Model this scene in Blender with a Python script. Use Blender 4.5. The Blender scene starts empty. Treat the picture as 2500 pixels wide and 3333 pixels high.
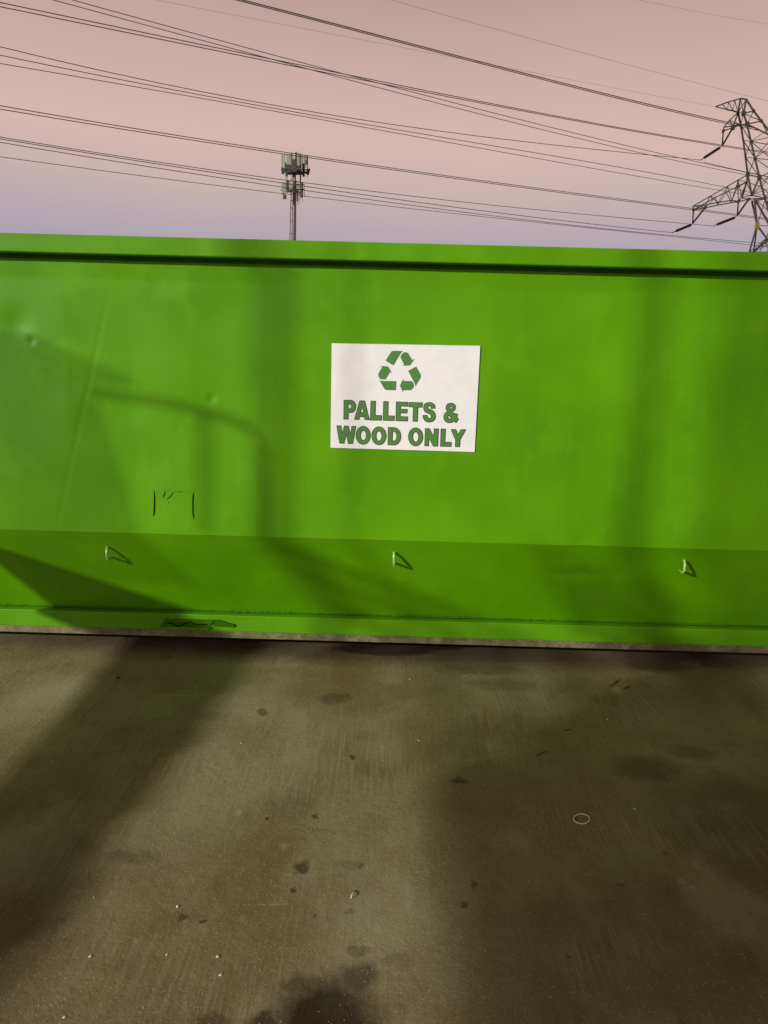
import bpy, bmesh, math, random
from mathutils import Vector, Matrix, noise
from mathutils.geometry import tessellate_polygon
random.seed(7)
PI = math.pi
C = bpy.context.scene.collection
S = bpy.context.scene

# ------------------------------------------------------------------ camera
D0 = 3.709                     # distance of the upper side panel
CH = 1.65                      # eye above the datum; the yard surface lies at GZ
GZ = -0.05
MR = Matrix(((0.9995982915, -0.0276598559, 0.0061796443),
             (0.0119473725, 0.2135184248, -0.9768659799),
             (0.0257005043, 0.9765473950, 0.2137631152)))
FPX = 2407.0
cam_d = bpy.data.cameras.new("camera")
cam = bpy.data.objects.new("camera", cam_d)
C.objects.link(cam)
cam.matrix_world = Matrix.Translation((0, 0, CH)) @ MR.to_4x4()
cam_d.sensor_fit = 'VERTICAL'
cam_d.sensor_height = 36.0
cam_d.lens = 36.0 * FPX / 3333.0
cam_d.clip_start = 0.05
cam_d.clip_end = 3000
S.camera = cam

# ------------------------------------------------------------------ light
AZ, EL = math.radians(50), math.radians(18)      # light comes from behind left, low
SUN = Vector((-math.sin(AZ) * math.cos(EL), -math.cos(AZ) * math.cos(EL), math.sin(EL)))
sd = bpy.data.lights.new("sun", 'SUN')
sd.energy = 3.9
sd.angle = math.radians(1.25)
sd.color = (1.0, 0.955, 0.84)
so = bpy.data.objects.new("sun", sd)
C.objects.link(so)
so.rotation_euler = SUN.to_track_quat('Z', 'Y').to_euler()

w = bpy.data.worlds.new("World")
S.world = w
w.use_nodes = True
nt = w.node_tree
nt.nodes.clear()
N = nt.nodes.new
L = nt.links.new
out = N('ShaderNodeOutputWorld')
tc = N('ShaderNodeTexCoord')
sx = N('ShaderNodeSeparateXYZ'); L(tc.outputs['Generated'], sx.inputs[0])
ns = N('ShaderNodeTexNoise'); ns.inputs['Scale'].default_value = 1.6; ns.inputs['Detail'].default_value = 3
L(tc.outputs['Generated'], ns.inputs['Vector'])
ma = N('ShaderNodeMath'); ma.operation = 'MULTIPLY_ADD'; ma.inputs[1].default_value = 0.09; ma.inputs[2].default_value = -0.045
L(ns.outputs[0], ma.inputs[0])
ad = N('ShaderNodeMath'); ad.operation = 'ADD'; L(sx.outputs[2], ad.inputs[0]); L(ma.outputs[0], ad.inputs[1])
cr = N('ShaderNodeValToRGB'); L(ad.outputs[0], cr.inputs[0])
cols = [(0.0, (.34, .31, .40)), (.12, (.40, .355, .43)), (.155, (.475, .385, .43)), (.195, (.575, .435, .42)),
        (.245, (.66, .465, .41)), (.31, (.60, .42, .375)), (.40, (.49, .335, .295)), (.56, (.19, .128, .095)), (1.0, (.06, .045, .038))]
el = cr.color_ramp.elements
while len(el) < len(cols): el.new(0.5)
for e, (p, c) in zip(el, cols): e.position = p; e.color = (*c, 1)
sky = N('ShaderNodeTexSky'); sky.sky_type = 'NISHITA'; sky.sun_disc = False
sky.sun_elevation = math.radians(2); sky.sun_rotation = math.atan2(SUN.x, SUN.y)
b1 = N('ShaderNodeBackground'); b1.inputs[1].default_value = 1.0; L(cr.outputs[0], b1.inputs[0])
b2 = N('ShaderNodeBackground'); b2.inputs[1].default_value = 0.01; L(sky.outputs[0], b2.inputs[0])
asd = N('ShaderNodeAddShader'); L(b1.outputs[0], asd.inputs[0]); L(b2.outputs[0], asd.inputs[1])
L(asd.outputs[0], out.inputs[0])

S.view_settings.view_transform = 'Standard'
S.view_settings.look = 'None'
S.view_settings.exposure = 0
S.view_settings.gamma = 1
S.render.engine = 'CYCLES'

# ------------------------------------------------------------------ helpers
def ray(px, py):
    return MR @ Vector(((px - 1250) / FPX, -(py - 1666.5) / FPX, -1.0))
def at(px, py, y=D0):
    d = ray(px, py)
    return d * (y / d.y) + Vector((0, 0, CH))
def gr(px, py, z=0.0):
    d = ray(px, py); z = z + GZ
    return d * ((z - CH) / d.z) + Vector((0, 0, CH))

def tag(o, label=None, cat=None, group=None, kind=None):
    if label: o['label'] = label
    if cat: o['category'] = cat
    if group: o['group'] = group
    if kind: o['kind'] = kind
    return o
def empty(name, loc=(0, 0, 0)):
    o = bpy.data.objects.new(name, None); C.objects.link(o); o.location = loc
    return o
def mesh_obj(name, verts, faces, mat, parent=None, smooth=False, loc=None):
    me = bpy.data.meshes.new(name)
    off = Vector(loc) if loc is not None else Vector((0, 0, 0))
    me.from_pydata([Vector(v) - off for v in verts], [], faces)
    me.materials.append(mat)
    if smooth: me.polygons.foreach_set('use_smooth', [True] * len(me.polygons))
    me.update()
    o = bpy.data.objects.new(name, me); C.objects.link(o)
    o.location = off
    if parent is not None:
        o.parent = parent
        o.matrix_parent_inverse = world_of(parent).inverted()
    return o
def world_of(o):
    m = Matrix.LocRotScale(o.location, o.rotation_euler, o.scale)
    if o.parent: m = world_of(o.parent) @ o.matrix_parent_inverse @ m
    return m
def box_geo(x0, x1, y0, y1, z0, z1):
    v = [(x0,y0,z0),(x1,y0,z0),(x1,y1,z0),(x0,y1,z0),(x0,y0,z1),(x1,y0,z1),(x1,y1,z1),(x0,y1,z1)]
    f = [(3,2,1,0),(4,5,6,7),(0,1,5,4),(1,2,6,5),(2,3,7,6),(3,0,4,7)]
    return v, f
def box(name, b, mat, parent=None, bevel=0):
    v, f = box_geo(*b)
    o = mesh_obj(name, v, f, mat, parent)
    if bevel:
        m = o.modifiers.new('bevel', 'BEVEL'); m.width = bevel; m.segments = 2
    return o
def tube_geo(pts, r, n=6, closed=False, vs=None, fs=None):
    vs = [] if vs is None else vs; fs = [] if fs is None else fs
    base = len(vs); pts = [Vector(p) for p in pts]; m = len(pts)
    rr = r if isinstance(r, (list, tuple)) else [r] * m
    for i, p in enumerate(pts):
        a = pts[(i - 1) % m] if (i or closed) else p
        b = pts[(i + 1) % m] if (i < m - 1 or closed) else p
        t = (b - a).normalized()
        u = t.cross(Vector((0, 0, 1)))
        if u.length < 1e-3: u = t.cross(Vector((1, 0, 0)))
        u.normalize(); v = t.cross(u)
        for k in range(n):
            an = 2 * PI * k / n
            vs.append(p + (u * math.cos(an) + v * math.sin(an)) * rr[i])
    for i in range(m if closed else m - 1):
        j = (i + 1) % m
        for k in range(n):
            k2 = (k + 1) % n
            fs.append((base + i*n + k, base + i*n + k2, base + j*n + k2, base + j*n + k))
    if not closed:
        fs.append(tuple(base + k for k in range(n))[::-1]); fs.append(tuple(base + (m-1)*n + k for k in range(n)))
    return vs, fs
def tube(name, pts, r, mat, parent=None, n=6, closed=False):
    v, f = tube_geo(pts, r, n, closed)
    return mesh_obj(name, v, f, mat, parent, True)

# ------------------------------------------------------------------ materials
def new_mat(name, col, rough=0.5, metal=0.0, spec=0.5):
    m = bpy.data.materials.new(name); m.use_nodes = True
    b = m.node_tree.nodes['Principled BSDF']
    b.inputs['Base Color'].default_value = (*col, 1)
    b.inputs['Roughness'].default_value = rough
    b.inputs['Metallic'].default_value = metal
    b.inputs['Specular IOR Level'].default_value = spec
    return m
class NB:
    def __init__(s, m): s.t = m.node_tree; s.b = s.t.nodes['Principled BSDF']
    def n(s, typ, **kw):
        o = s.t.nodes.new(typ)
        for k, v in kw.items(): setattr(o, k, v)
        return o
    def l(s, a, b): s.t.links.new(a, b)
    def noise(s, vec, scale, detail=4, rough=.55):
        o = s.n('ShaderNodeTexNoise'); o.inputs['Scale'].default_value = scale
        o.inputs['Detail'].default_value = detail; o.inputs['Roughness'].default_value = rough
        s.l(vec, o.inputs['Vector']); return o.outputs[0]
    def rng(s, v, a, b, c=0, d=1):
        o = s.n('ShaderNodeMapRange'); s.l(v, o.inputs[0])
        for i, x in enumerate((a, b, c, d)): o.inputs[i + 1].default_value = x
        return o.outputs[0]
    def math(s, op, a, b=None):
        o = s.n('ShaderNodeMath', operation=op)
        for i, x in enumerate((a, b)):
            if x is None: continue
            if isinstance(x, (int, float)): o.inputs[i].default_value = x
            else: s.l(x, o.inputs[i])
        return o.outputs[0]
    def mix(s, f, a, b, bt='MIX'):
        o = s.n('ShaderNodeMix', data_type='RGBA', blend_type=bt)
        for i, x in ((0, f), (6, a), (7, b)):
            if isinstance(x, (int, float)): o.inputs[i].default_value = x
            elif isinstance(x, tuple): o.inputs[i].default_value = (*x, 1)
            else: s.l(x, o.inputs[i])
        return o.outputs[2]
    def bump(s, h, strength, dist, prev=None):
        o = s.n('ShaderNodeBump'); o.inputs['Strength'].default_value = strength; o.inputs['Distance'].default_value = dist
        s.l(h, o.inputs['Height'])
        if prev is not None: s.l(prev, o.inputs['Normal'])
        return o.outputs[0]
    def pos(s, scale=(1, 1, 1), rot=(0, 0, 0), loc=(0, 0, 0), src=None):
        if src is None: src = s.n('ShaderNodeNewGeometry').outputs['Position']
        mp = s.n('ShaderNodeMapping'); s.l(src, mp.inputs[0])
        mp.inputs['Scale'].default_value = scale; mp.inputs['Rotation'].default_value = rot; mp.inputs['Location'].default_value = loc
        return mp.outputs[0]

def paint_mat(name, base=(.101, .332, .0001), dirt=0.25):
    m = new_mat(name, base, .38, 0, .2); q = NB(m)
    p = q.pos()
    big = q.noise(p, 1.3, 4)
    c = q.mix(q.rng(big, .35, .66), (base[0]*.84, base[1]*.86, base[2]), (base[0]*1.18, base[1]*1.10, base[2]*1.5))
    fade = q.noise(q.pos(loc=(3, 1, 8), scale=(1, 1, .8)), 3.2, 5, .6)
    c = q.mix(q.math('MULTIPLY', q.rng(fade, .53, .64), .42), c, (base[0]*1.35, base[1]*1.18, base[2] + .004))
    streak = q.noise(q.pos(scale=(9, 9, .5)), 1.0, 5, .6)           # rain streaks
    c = q.mix(q.math('MULTIPLY', q.rng(streak, .5, .8), .22), c, (base[0]*.66, base[1]*.66, base[2]))
    sc = q.noise(q.pos(scale=(2.5, 2.5, 40), rot=(0, .12, 0)), 2.2, 6, .7)   # fine scuffs
    c = q.mix(q.math('MULTIPLY', q.rng(sc, .69, .74), .25), c, (.20, .42, .05))
    chip = q.noise(q.pos(loc=(9, 2, 4), scale=(1, 1, 1.6)), 17, 5, .75)
    c = q.mix(q.math('MULTIPLY', q.rng(chip, .735, .75), .8), c, (.040, .085, .004))
    rub = q.noise(q.pos(loc=(5, 2, 1), scale=(3, 3, 60), rot=(0, -.07, 0)), 1.6, 6, .75)
    c = q.mix(q.math('MULTIPLY', q.rng(rub, .72, .77), .5), c, (.20, .40, .07))
    fine = q.noise(p, 55, 3)
    c = q.mix(q.math('MULTIPLY', q.rng(fine, .66, .74), dirt), c, (.05, .13, .01))
    grain = q.noise(p, 420, 2)
    c = q.mix(q.math('MULTIPLY', q.rng(grain, .35, .65), .16), c, (base[0]*.6, base[1]*.72, base[2]))
    q.l(c, q.b.inputs['Base Color'])
    q.l(q.rng(q.noise(p, 3.5, 5), .3, .7, .40, .58), q.b.inputs['Roughness'])
    q.l(q.bump(q.noise(p, 160, 2), .10, .0006, q.bump(q.noise(p, 7, 3), .25, .004)), q.b.inputs['Normal'])
    return m
M_paint = paint_mat('green_paint')
M_paint_low = paint_mat('green_paint_grimy', (.10, .315, .002), .5)
M_void = new_mat('dark_gap', (.004, .014, .003), .9, 0, .1)
M_paint_dark = paint_mat('green_paint_dark', (.05, .165, .002), .5)  # darker green; dirt and shade of the buckled plates put into the colour

def steel_mat():
    m = new_mat('bare_weathered_steel', (.2, .19, .12), .6, .25); q = NB(m)
    p = q.pos()
    a = q.noise(p, 14, 6, .7); b = q.noise(p, 60, 4, .7)
    c = q.mix(q.rng(a, .35, .65), (.10, .09, .045), (.25, .235, .13))
    c = q.mix(q.rng(b, .55, .68), c, (.09, .06, .02))
    c = q.mix(q.rng(q.noise(p, 95, 3), .64, .70), c, (.36, .36, .25))
    c = q.mix(q.rng(q.noise(p, 5, 4), .60, .72), c, (.12, .20, .03))
    q.l(c, q.b.inputs['Base Color'])
    q.l(q.bump(b, .5, .003), q.b.inputs['Normal'])
    return m
M_steel = steel_mat()
M_bright = new_mat('worn_bright_hook', (.33, .55, .13), .25, .1)
M_under = new_mat('underbody_steel', (.03, .028, .02), .8)
M_sign = new_mat('sign_vinyl', (.80, .77, .72), .45)
q = NB(M_sign); _p = q.pos()
q.l(q.mix(q.rng(q.noise(_p, 9, 5), .45, .8), (.88, .90, .93), (.79, .81, .83)), q.b.inputs['Base Color'])
M_let = new_mat('sign_green_print', (.085, .225, .055), .5)
M_let_d = new_mat('sign_dark_outline_print', (.010, .040, .010), .5)
M_pyl = new_mat('galvanised_tower_steel', (.060, .046, .040), .8, .0)
M_gus = new_mat('tower_gusset_plate', (.03, .023, .02), .8)
M_ins = new_mat('dark_insulator', (.02, .012, .012), .35)
M_wire = new_mat('weathered_conductor', (.105, .075, .068), .9)
M_wire_f = new_mat('thin_shield_wire', (.22, .17, .15), .7)
M_mono = new_mat('monopole_grey_steel', (.20, .19, .20), .5, .2)
M_ant = new_mat('cream_antenna_radome', (.27, .265, .20), .5)
M_eq = new_mat('dark_radio_equipment', (.03, .032, .025), .6)
M_mesh = new_mat('grey_antenna_frame', (.17, .145, .16), .6)
M_yel = new_mat('yellow_marker', (.22, .14, .02), .6)

# ------------------------------------------------------------------ ground
# (px, py, rx, ry, strength) of stains, given in photograph pixels and turned into metres; broad ones put shade and lit ground into the colour
def mark_mask(q, P, c, rx, ry, rot=0, hard=.45):
    mp = q.n('ShaderNodeMapping', vector_type='TEXTURE'); q.l(P, mp.inputs[0])
    mp.inputs['Location'].default_value = (c[0], c[1], 0)
    mp.inputs['Rotation'].default_value = (0, 0, rot)
    mp.inputs['Scale'].default_value = (rx, ry, 1e4)
    ln = q.n('ShaderNodeVectorMath', operation='LENGTH'); q.l(mp.outputs[0], ln.inputs[0])
    return q.rng(ln.outputs['Value'], 1.0, hard)
dark_stain_shade = [(1250,2110,1500,60,.62),(2250,3150,800,420,.22),(60,3000,260,300,.3),(2400,2700,300,200,.3),(855,2317,18,14,.6),(1148,2465,13,9,.8),(1493,2540,27,17,.65),(1025,2660,16,12,.75),(1085,2275,50,22,.45),(1130,2270,22,12,.4),  # first broad entries paint shade by the container and at the yard's sides
    (984,2824,30,32,.75),(1174,2821,18,14,.7),(1140,2815,60,22,.3),(955,2897,16,10,.7),(1505,2951,14,16,.6),(1540,2883,17,14,.55),(1025,2981,9,9,.7),(1139,2967,14,10,.6),
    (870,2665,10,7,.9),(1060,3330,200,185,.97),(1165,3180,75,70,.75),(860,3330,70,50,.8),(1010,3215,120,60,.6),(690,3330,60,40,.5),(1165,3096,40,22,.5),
    (2110,2500,150,50,.42),(2250,2450,90,30,.4),(2140,2165,150,26,.7),(2330,2160,80,22,.55),(2450,2680,90,70,.4),(2320,2680,80,50,.4),
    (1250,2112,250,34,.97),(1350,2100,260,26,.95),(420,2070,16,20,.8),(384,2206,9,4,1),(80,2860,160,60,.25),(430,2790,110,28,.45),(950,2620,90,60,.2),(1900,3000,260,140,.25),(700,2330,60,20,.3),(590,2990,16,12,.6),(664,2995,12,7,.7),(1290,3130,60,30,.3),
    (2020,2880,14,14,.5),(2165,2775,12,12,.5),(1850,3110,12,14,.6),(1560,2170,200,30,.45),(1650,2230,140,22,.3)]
pale_wear_light = [(700,2450,170,270,.34),(560,2720,240,220,.26),(980,2400,210,150,.26),(1180,2960,190,300,.2),(150,2260,200,90,.2),(2050,2330,500,60,.12),(1237,2434,110,60,.22),(925,2753,22,14,.45),(776,2645,16,18,.5),(1130,2345,170,50,.10),(1150,2700,18,8,.3),(330,2060,120,26,.0),  # leading broad entries paint the lit part of the ground paler
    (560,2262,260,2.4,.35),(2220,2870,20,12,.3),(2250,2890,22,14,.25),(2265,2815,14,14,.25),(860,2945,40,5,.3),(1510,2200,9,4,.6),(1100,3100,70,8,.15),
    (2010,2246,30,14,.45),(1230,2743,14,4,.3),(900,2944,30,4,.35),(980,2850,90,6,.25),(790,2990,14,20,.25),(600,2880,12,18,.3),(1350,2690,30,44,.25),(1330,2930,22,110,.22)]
def gsize(px, py, rx, ry):
    c = gr(px, py); a = gr(px + rx, py); b = gr(px, py - ry)
    return c, max((a - c).length, .004), max((b - c).length, .004)
def concrete_mat(name, tone=1.0, marks=True, detail=True):
    m = new_mat(name, (.3, .27, .17), .8, 0, .25); q = NB(m)
    P = q.n('ShaderNodeNewGeometry').outputs['Position']
    big = q.noise(P, .75, 5, .6); mid = q.noise(P, 4.5, 6, .65); fn = q.noise(P, 38, 5, .7)
    K = tone
    c = q.mix(q.rng(big, .36, .64), (.150*K, .115*K, .045*K), (.29*K, .262*K, .155*K))
    c = q.mix(q.math('MULTIPLY', q.rng(mid, .42, .72), .6), c, (.145*K, .105*K, .040*K))
    c = q.mix(q.math('MULTIPLY', q.rng(fn, .40, .70), .45), c, (.165*K, .13*K, .06*K))
    broom = q.noise(q.pos(scale=(95, 3.2, 1), rot=(0, 0, .05)), 1.0, 4, .6)
    bmask = q.rng(q.noise(q.pos(loc=(7, 1, 0)), 1.7, 4), .42, .62)
    c = q.mix(q.math('MULTIPLY', q.math('MULTIPLY', q.rng(broom, .42, .70), .42), bmask), c, (.40*K, .37*K, .25*K))
    patch = q.noise(q.pos(loc=(2, 9, 0), scale=(1, .6, 1)), 2.3, 6, .62)
    c = q.mix(q.math('MULTIPLY', q.rng(patch, .50, .66), .5), c, (.37*K, .345*K, .225*K))
    pock = q.n('ShaderNodeTexVoronoi'); pock.inputs['Scale'].default_value = 26; q.l(P, pock.inputs['Vector'])
    pk = q.math('MULTIPLY', q.rng(pock.outputs['Distance'], .16, .05), q.rng(q.noise(q.pos(loc=(4, 4, 0)), 3, 3), .48, .6))
    c = q.mix(q.math('MULTIPLY', pk, .5), c, (.09*K, .07*K, .035*K))
    broom2 = q.noise(q.pos(scale=(4, 70, 1), rot=(0, 0, -.1)), 1.0, 4, .6)
    c = q.mix(q.math('MULTIPLY', q.math('MULTIPLY', q.rng(broom2, .5, .72), q.rng(q.noise(q.pos(loc=(1, 6, 0)), 1.2, 3), .45, .6)), .25), c, (.13*K, .105*K, .055*K))
    sp = q.noise(P, 210, 2); c = q.mix(q.math('MULTIPLY', q.rng(sp, .60, .70), .4), c, (.10, .08, .04))
    sp2 = q.noise(q.pos(loc=(3, 5, 0)), 170, 2); c = q.mix(q.math('MULTIPLY', q.rng(sp2, .665, .70), .7), c, (.52, .48, .36))
    if marks:
        # ragged edges: distort the position
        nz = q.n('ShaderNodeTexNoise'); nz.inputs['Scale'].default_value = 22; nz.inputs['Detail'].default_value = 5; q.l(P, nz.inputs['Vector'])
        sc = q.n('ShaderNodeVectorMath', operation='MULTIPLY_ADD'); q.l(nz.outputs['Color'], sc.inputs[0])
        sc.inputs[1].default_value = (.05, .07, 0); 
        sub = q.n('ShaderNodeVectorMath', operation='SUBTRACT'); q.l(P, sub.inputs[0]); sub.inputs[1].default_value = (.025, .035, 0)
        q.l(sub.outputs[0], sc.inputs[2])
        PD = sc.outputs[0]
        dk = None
        for (px, py, rx, ry, s) in dark_stain_shade:
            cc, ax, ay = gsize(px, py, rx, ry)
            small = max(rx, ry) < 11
            v = q.math('MULTIPLY', mark_mask(q, P if small else PD, cc, ax * (1 if small else 1.1), ay, hard=.3 if small else .5), s)
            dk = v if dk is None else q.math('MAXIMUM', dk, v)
        c = q.mix(dk, c, (.030, .020, .007))  # oil and dirt spots, plus broad shade painted into the colour
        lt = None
        for (px, py, rx, ry, s) in pale_wear_light:
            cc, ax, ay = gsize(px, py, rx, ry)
            v = q.math('MULTIPLY', mark_mask(q, PD if ry > 30 else P, cc, ax, ay, hard=0.1), s)
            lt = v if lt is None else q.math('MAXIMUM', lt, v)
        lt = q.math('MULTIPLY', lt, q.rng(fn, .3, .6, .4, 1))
        c = q.mix(lt, c, (.52, .49, .36))  # pale worn marks, plus lit ground painted into the colour
    q.l(c, q.b.inputs['Base Color'])
    q.l(q.rng(mid, .3, .7, .62, .85), q.b.inputs['Roughness'])
    b = q.bump(fn, .45, .006); b = q.bump(broom, .22, .002, b); b = q.bump(q.noise(P, 120, 3), .35, .002, b)
    q.l(b, q.b.inputs['Normal'])
    return m
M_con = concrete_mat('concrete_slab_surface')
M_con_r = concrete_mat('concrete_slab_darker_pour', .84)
M_far = concrete_mat('far_yard_surface', .8, marks=False)
M_joint = M_far

R_ = 1200
ground = mesh_obj('ground', [(-R_, -R_, GZ - .012), (R_, -R_, GZ - .012), (R_, R_, GZ - .012), (-R_, R_, GZ - .012)], [(0, 1, 2, 3)], M_far)
tag(ground, kind='structure')
xs = [-12.0, -6.0, 6.1, 12.1]; ys = [-7.2, -1.4, 6.4, 12.4]
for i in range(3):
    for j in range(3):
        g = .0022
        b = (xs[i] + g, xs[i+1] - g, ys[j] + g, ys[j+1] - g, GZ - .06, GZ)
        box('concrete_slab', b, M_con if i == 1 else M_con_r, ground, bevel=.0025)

# ------------------------------------------------------------------ roll-off container
XL, XR = -3.35, 3.45
YB = D0 + 2.35
cont = empty('roll_off_container', (0.05, D0 + 1.2, GZ))
tag(cont, 'bright green steel roll-off container with a white pallets and wood sign on its side', 'container')

dents = [(686, 1298, .020, .0085), (50, 1050, .07, .012), (98, 1108, .016, .008), (640, 1370, .05, -.003), (575, 1400, .008, .004),
         (1965, 1030, .10, -.006), (950, 1322, .05, .003), (230, 1330, .10, -.006), (1900, 1760, .05, .006), (1110, 1610, .02, .002),
         (1100, 1330, .2, .004), (2150, 1230, .12, -.005), (2400, 1400, .16, .008), (745, 1685, .03, -.002), (1600, 1250, .35, .006), (2450, 1700, .10, -.006), (2200, 1640, .08, .005)]
dw = [(at(a, b), r, h) for a, b, r, h in dents]
# sheet bends: (x, slope of the sheet to the right of x)
bends = [(-3.3, .02), (-2.0, -.03), (-1.62, .045), (-1.30, -.02), (-1.0, .03), (-.70, -.065), (-.42, -.01), (-.22, .035), (.3, .0),
         (1.18, -.075), (1.34, .075), (1.54, -.04), (1.95, .03), (2.5, -.02)]
def bend(x):
    y = 0
    for i, (x0, s) in enumerate(bends):
        x1 = bends[i+1][0] if i + 1 < len(bends) else 4
        if x > x0: y += (min(x, x1) - x0) * s
    return y * .55
crease_a, crease_b = at(350, 950), at(182, 1730)
def pan_y(x, z):
    ramp = min(1, max(0, (z - .69) / .5)) * min(1, max(0, (2.03 - z) / .12))
    y = bend(x) * min(1, max(0, (z - .69) / .6)) * min(1, max(0, (2.05 - z) / .1))
    y += ramp * (.006 * noise.noise(Vector((x * 1.3, z * 1.6, 2))) + .0022 * noise.noise(Vector((x * 5, z * 5, 7))))
    for c, r, h in dw:
        d2 = ((x - c.x) ** 2 + (z - c.z) ** 2) / r ** 2
        if d2 < 9: y += h * math.exp(-d2)
    sgm = min(1, max(0, (abs(x - .062) - .40) / .7) + max(0, (abs(z - 1.42) - .29) / .5))
    sgm = sgm * sgm * (3 - 2 * sgm)
    y = y * sgm
    # long thin crease on the left
    t = (crease_a.z - z) / (crease_a.z - crease_b.z)
    if 0 < t < 1:
        cx = crease_a.x + (crease_b.x - crease_a.x) * t
        y += .0022 * math.exp(-((x - cx) / .009) ** 2) * math.sin(PI * t) ** .5
    return y
SIGNY = None
def grid_panel(name, x0, x1, nx, z0, z1, nz, yf, mat, parent):
    vs = []; fs = []
    for j in range(nz + 1):
        for i in range(nx + 1):
            x = x0 + (x1 - x0) * i / nx; z = z0 + (z1 - z0) * j / nz
            vs.append((x, yf(x, z), z))
    for j in range(nz):
        for i in range(nx):
            a = j * (nx + 1) + i
            fs.append((a, a + 1, a + nx + 2, a + nx + 1))
    return mesh_obj(name, vs, fs, mat, parent, True)
ZBRK = .690
side = grid_panel('side_panel', XL + .02, XR - .02, 560, ZBRK, 2.036, 116, lambda x, z: D0 + pan_y(x, z), M_paint, cont)
ZL = .170; YLED = D0 + .292; YR = D0 + .236
dl = [(at(1905, 1880, D0+.04), .16, .006, .03), (at(880, 1780, D0+.02), .12, -.005, .04)]
def low_y(x, z):
    t = (ZBRK - z) / (ZBRK - ZL)
    y = D0 + (YLED - D0) * t
    y += math.sin(PI * t) * (.005 * noise.noise(Vector((x * 1.1, z * 2, 9))) + .0015 * noise.noise(Vector((x * 6, z * 6, 3))))
    for c, rx, h, rz in dl: y += h * math.exp(-((x - c.x) / rx) ** 2 - ((z - c.z) / rz) ** 2)
    return y
grid_panel('lower_panel', XL + .02, XR - .02, 400, ZL, ZBRK, 30, low_y, M_paint, cont)
# rails
box('top_rail', (XL, XR, D0 - .069, D0 + .05, 2.0575, 2.141), M_paint, cont, bevel=.006)
box('rim_groove_plate', (XL, XR, D0 + .052, D0 + .075, 2.00, 2.12), M_paint, cont)
box('bottom_rail', (XL, XR, YR, YLED + .06, .0666, .1640), M_paint_low, cont, bevel=.005)
box('bare_steel_edge', (XL, XR, YR + .002, YLED + .02, .0272, .0666), M_steel, cont, bevel=.002)
# ragged weld bead in the corner of the ledge
vs, fs = [], []
x = XL + .05
pts = []; rr = []
while x < XR - .05:
    pts.append((x, YLED - .008 + random.uniform(-.002, .002), ZL + .002 + random.uniform(-.002, .003)))
    rr.append(random.uniform(.003, .006) * (1.3 if noise.noise(Vector((x * 2, 0, 0))) > .1 else .7)); x += .012
tube_geo(pts, rr, 5, False, vs, fs)
mesh_obj('weld_bead', vs, fs, M_paint_dark, cont, True)
# the rest of the body
box('rear_side_panel', (XL, XR, YB, YB + .08, .06, 2.12), M_paint, cont)
box('end_panel', (XL, XL + .05, D0 + .08, YB - .002, .23, 2.12), M_paint, cont)
box('end_panel', (XR - .05, XR, D0 + .052, YB - .002, .23, 2.12), M_paint, cont)
box('floor_plate', (XL + .06, XR - .06, YLED + .07, YB - .01, .156, .21), M_under, cont)
for yy in (D0 + .72, D0 + 1.55):
    box('long_skid_rail', (XL + .1, XR - .1, yy, yy + .08, GZ + .004, .155), M_under, cont)
for xx in (-2.6, 2.7):
    vs, fs = tube_geo([(xx, D0 + .42, GZ + .088), (xx, D0 + .62, GZ + .088)], .085, 20)
    mesh_obj('ground_roller', vs, fs, M_under, cont, True)

# hooks: rod that leaves the slanted sheet at the top, hangs down and turns back into it
for k, (px, py, h) in enumerate([(352, 1783, 36), (1283, 1800, 37), (2226, 1826, 35)]):
    # top attach
    y0 = D0 + .032
    for _ in range(4):
        p = at(px, py, y0); y0 = low_y(p.x, p.z)
    a = at(px, py, y0)
    yf = y0 - .024
    lo = at(px - (2 if k == 0 else 0), py + h + 4, yf)
    yb = low_y(lo.x, lo.z)
    hi = Vector((a.x, yf + .006, a.z - .006))
    pts = [Vector((a.x, y0 + .01, a.z + .004)), Vector((a.x, y0 - .012, a.z + .003)), hi + Vector((0, .004, .003)), hi + Vector((0, -.002, -.006)),
           Vector((lo.x, yf - .002, lo.z + .012)), Vector((lo.x, yf, lo.z + .003)), Vector((lo.x, yf + .008, lo.z - .001)), Vector((lo.x, yb + .01, lo.z - .002))]
    hk = tube('tie_hook', pts, .0070, M_bright, cont, 8)
    tag(hk, label='worn bare metal tie hook welded to the slanted lower panel')

# cut slits and the torn crack
def ribbon(name, pts, wd, yoff, mat, parent, base=None, org=(480, 1570), sc=9.217, yfun=None):
    P = []
    for (u, v) in pts:
        px, py = org[0] + u / sc, org[1] + v / sc
        p = at(px, py); y = (D0 + pan_y(p.x, p.z) if yfun is None else yfun) - yoff
        P.append(at(px, py, y))
    vs = []; fs = []
    n = len(P)
    for i, p in enumerate(P):
        t = (P[min(i+1, n-1)] - P[max(i-1, 0)]).normalized(); nn = Vector((-t.z, 0, t.x))
        wl = wd * (.45 if i in (0, n-1) else 1) * random.uniform(.85, 1.15) / 2
        for s_ in (-1, 1):
            vs.append(p + nn * wl * s_); 
        for s_ in (-1, 1):
            vs.append(p + nn * wl * s_ + Vector((0, yoff * .8, 0)))
    for i in range(n - 1):
        a, b = 4*i, 4*i + 4
        fs += [(a, a+1, b+1, b), (a+2, a, b, b+2), (a+1, a+3, b+3, b+1)]
    return mesh_obj(name, vs, fs, mat, parent)
ribbon('cut_slit', [(200,270),(210,400),(213,560),(208,750),(200,900),(185,1020)], .0068, .0013, M_void, cont)
ribbon('cut_slit', [(1385,300),(1370,420),(1362,600),(1364,850),(1375,990),(1390,1080)], .0062, .0013, M_void, cont)
ribbon('torn_crack', [(530,285),(510,340),(490,400),(478,450)], .0052, .0012, M_void, cont)
ribbon('torn_crack', [(780,292),(735,360),(690,415),(640,465),(570,515)], .0040, .0012, M_void, cont)
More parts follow.
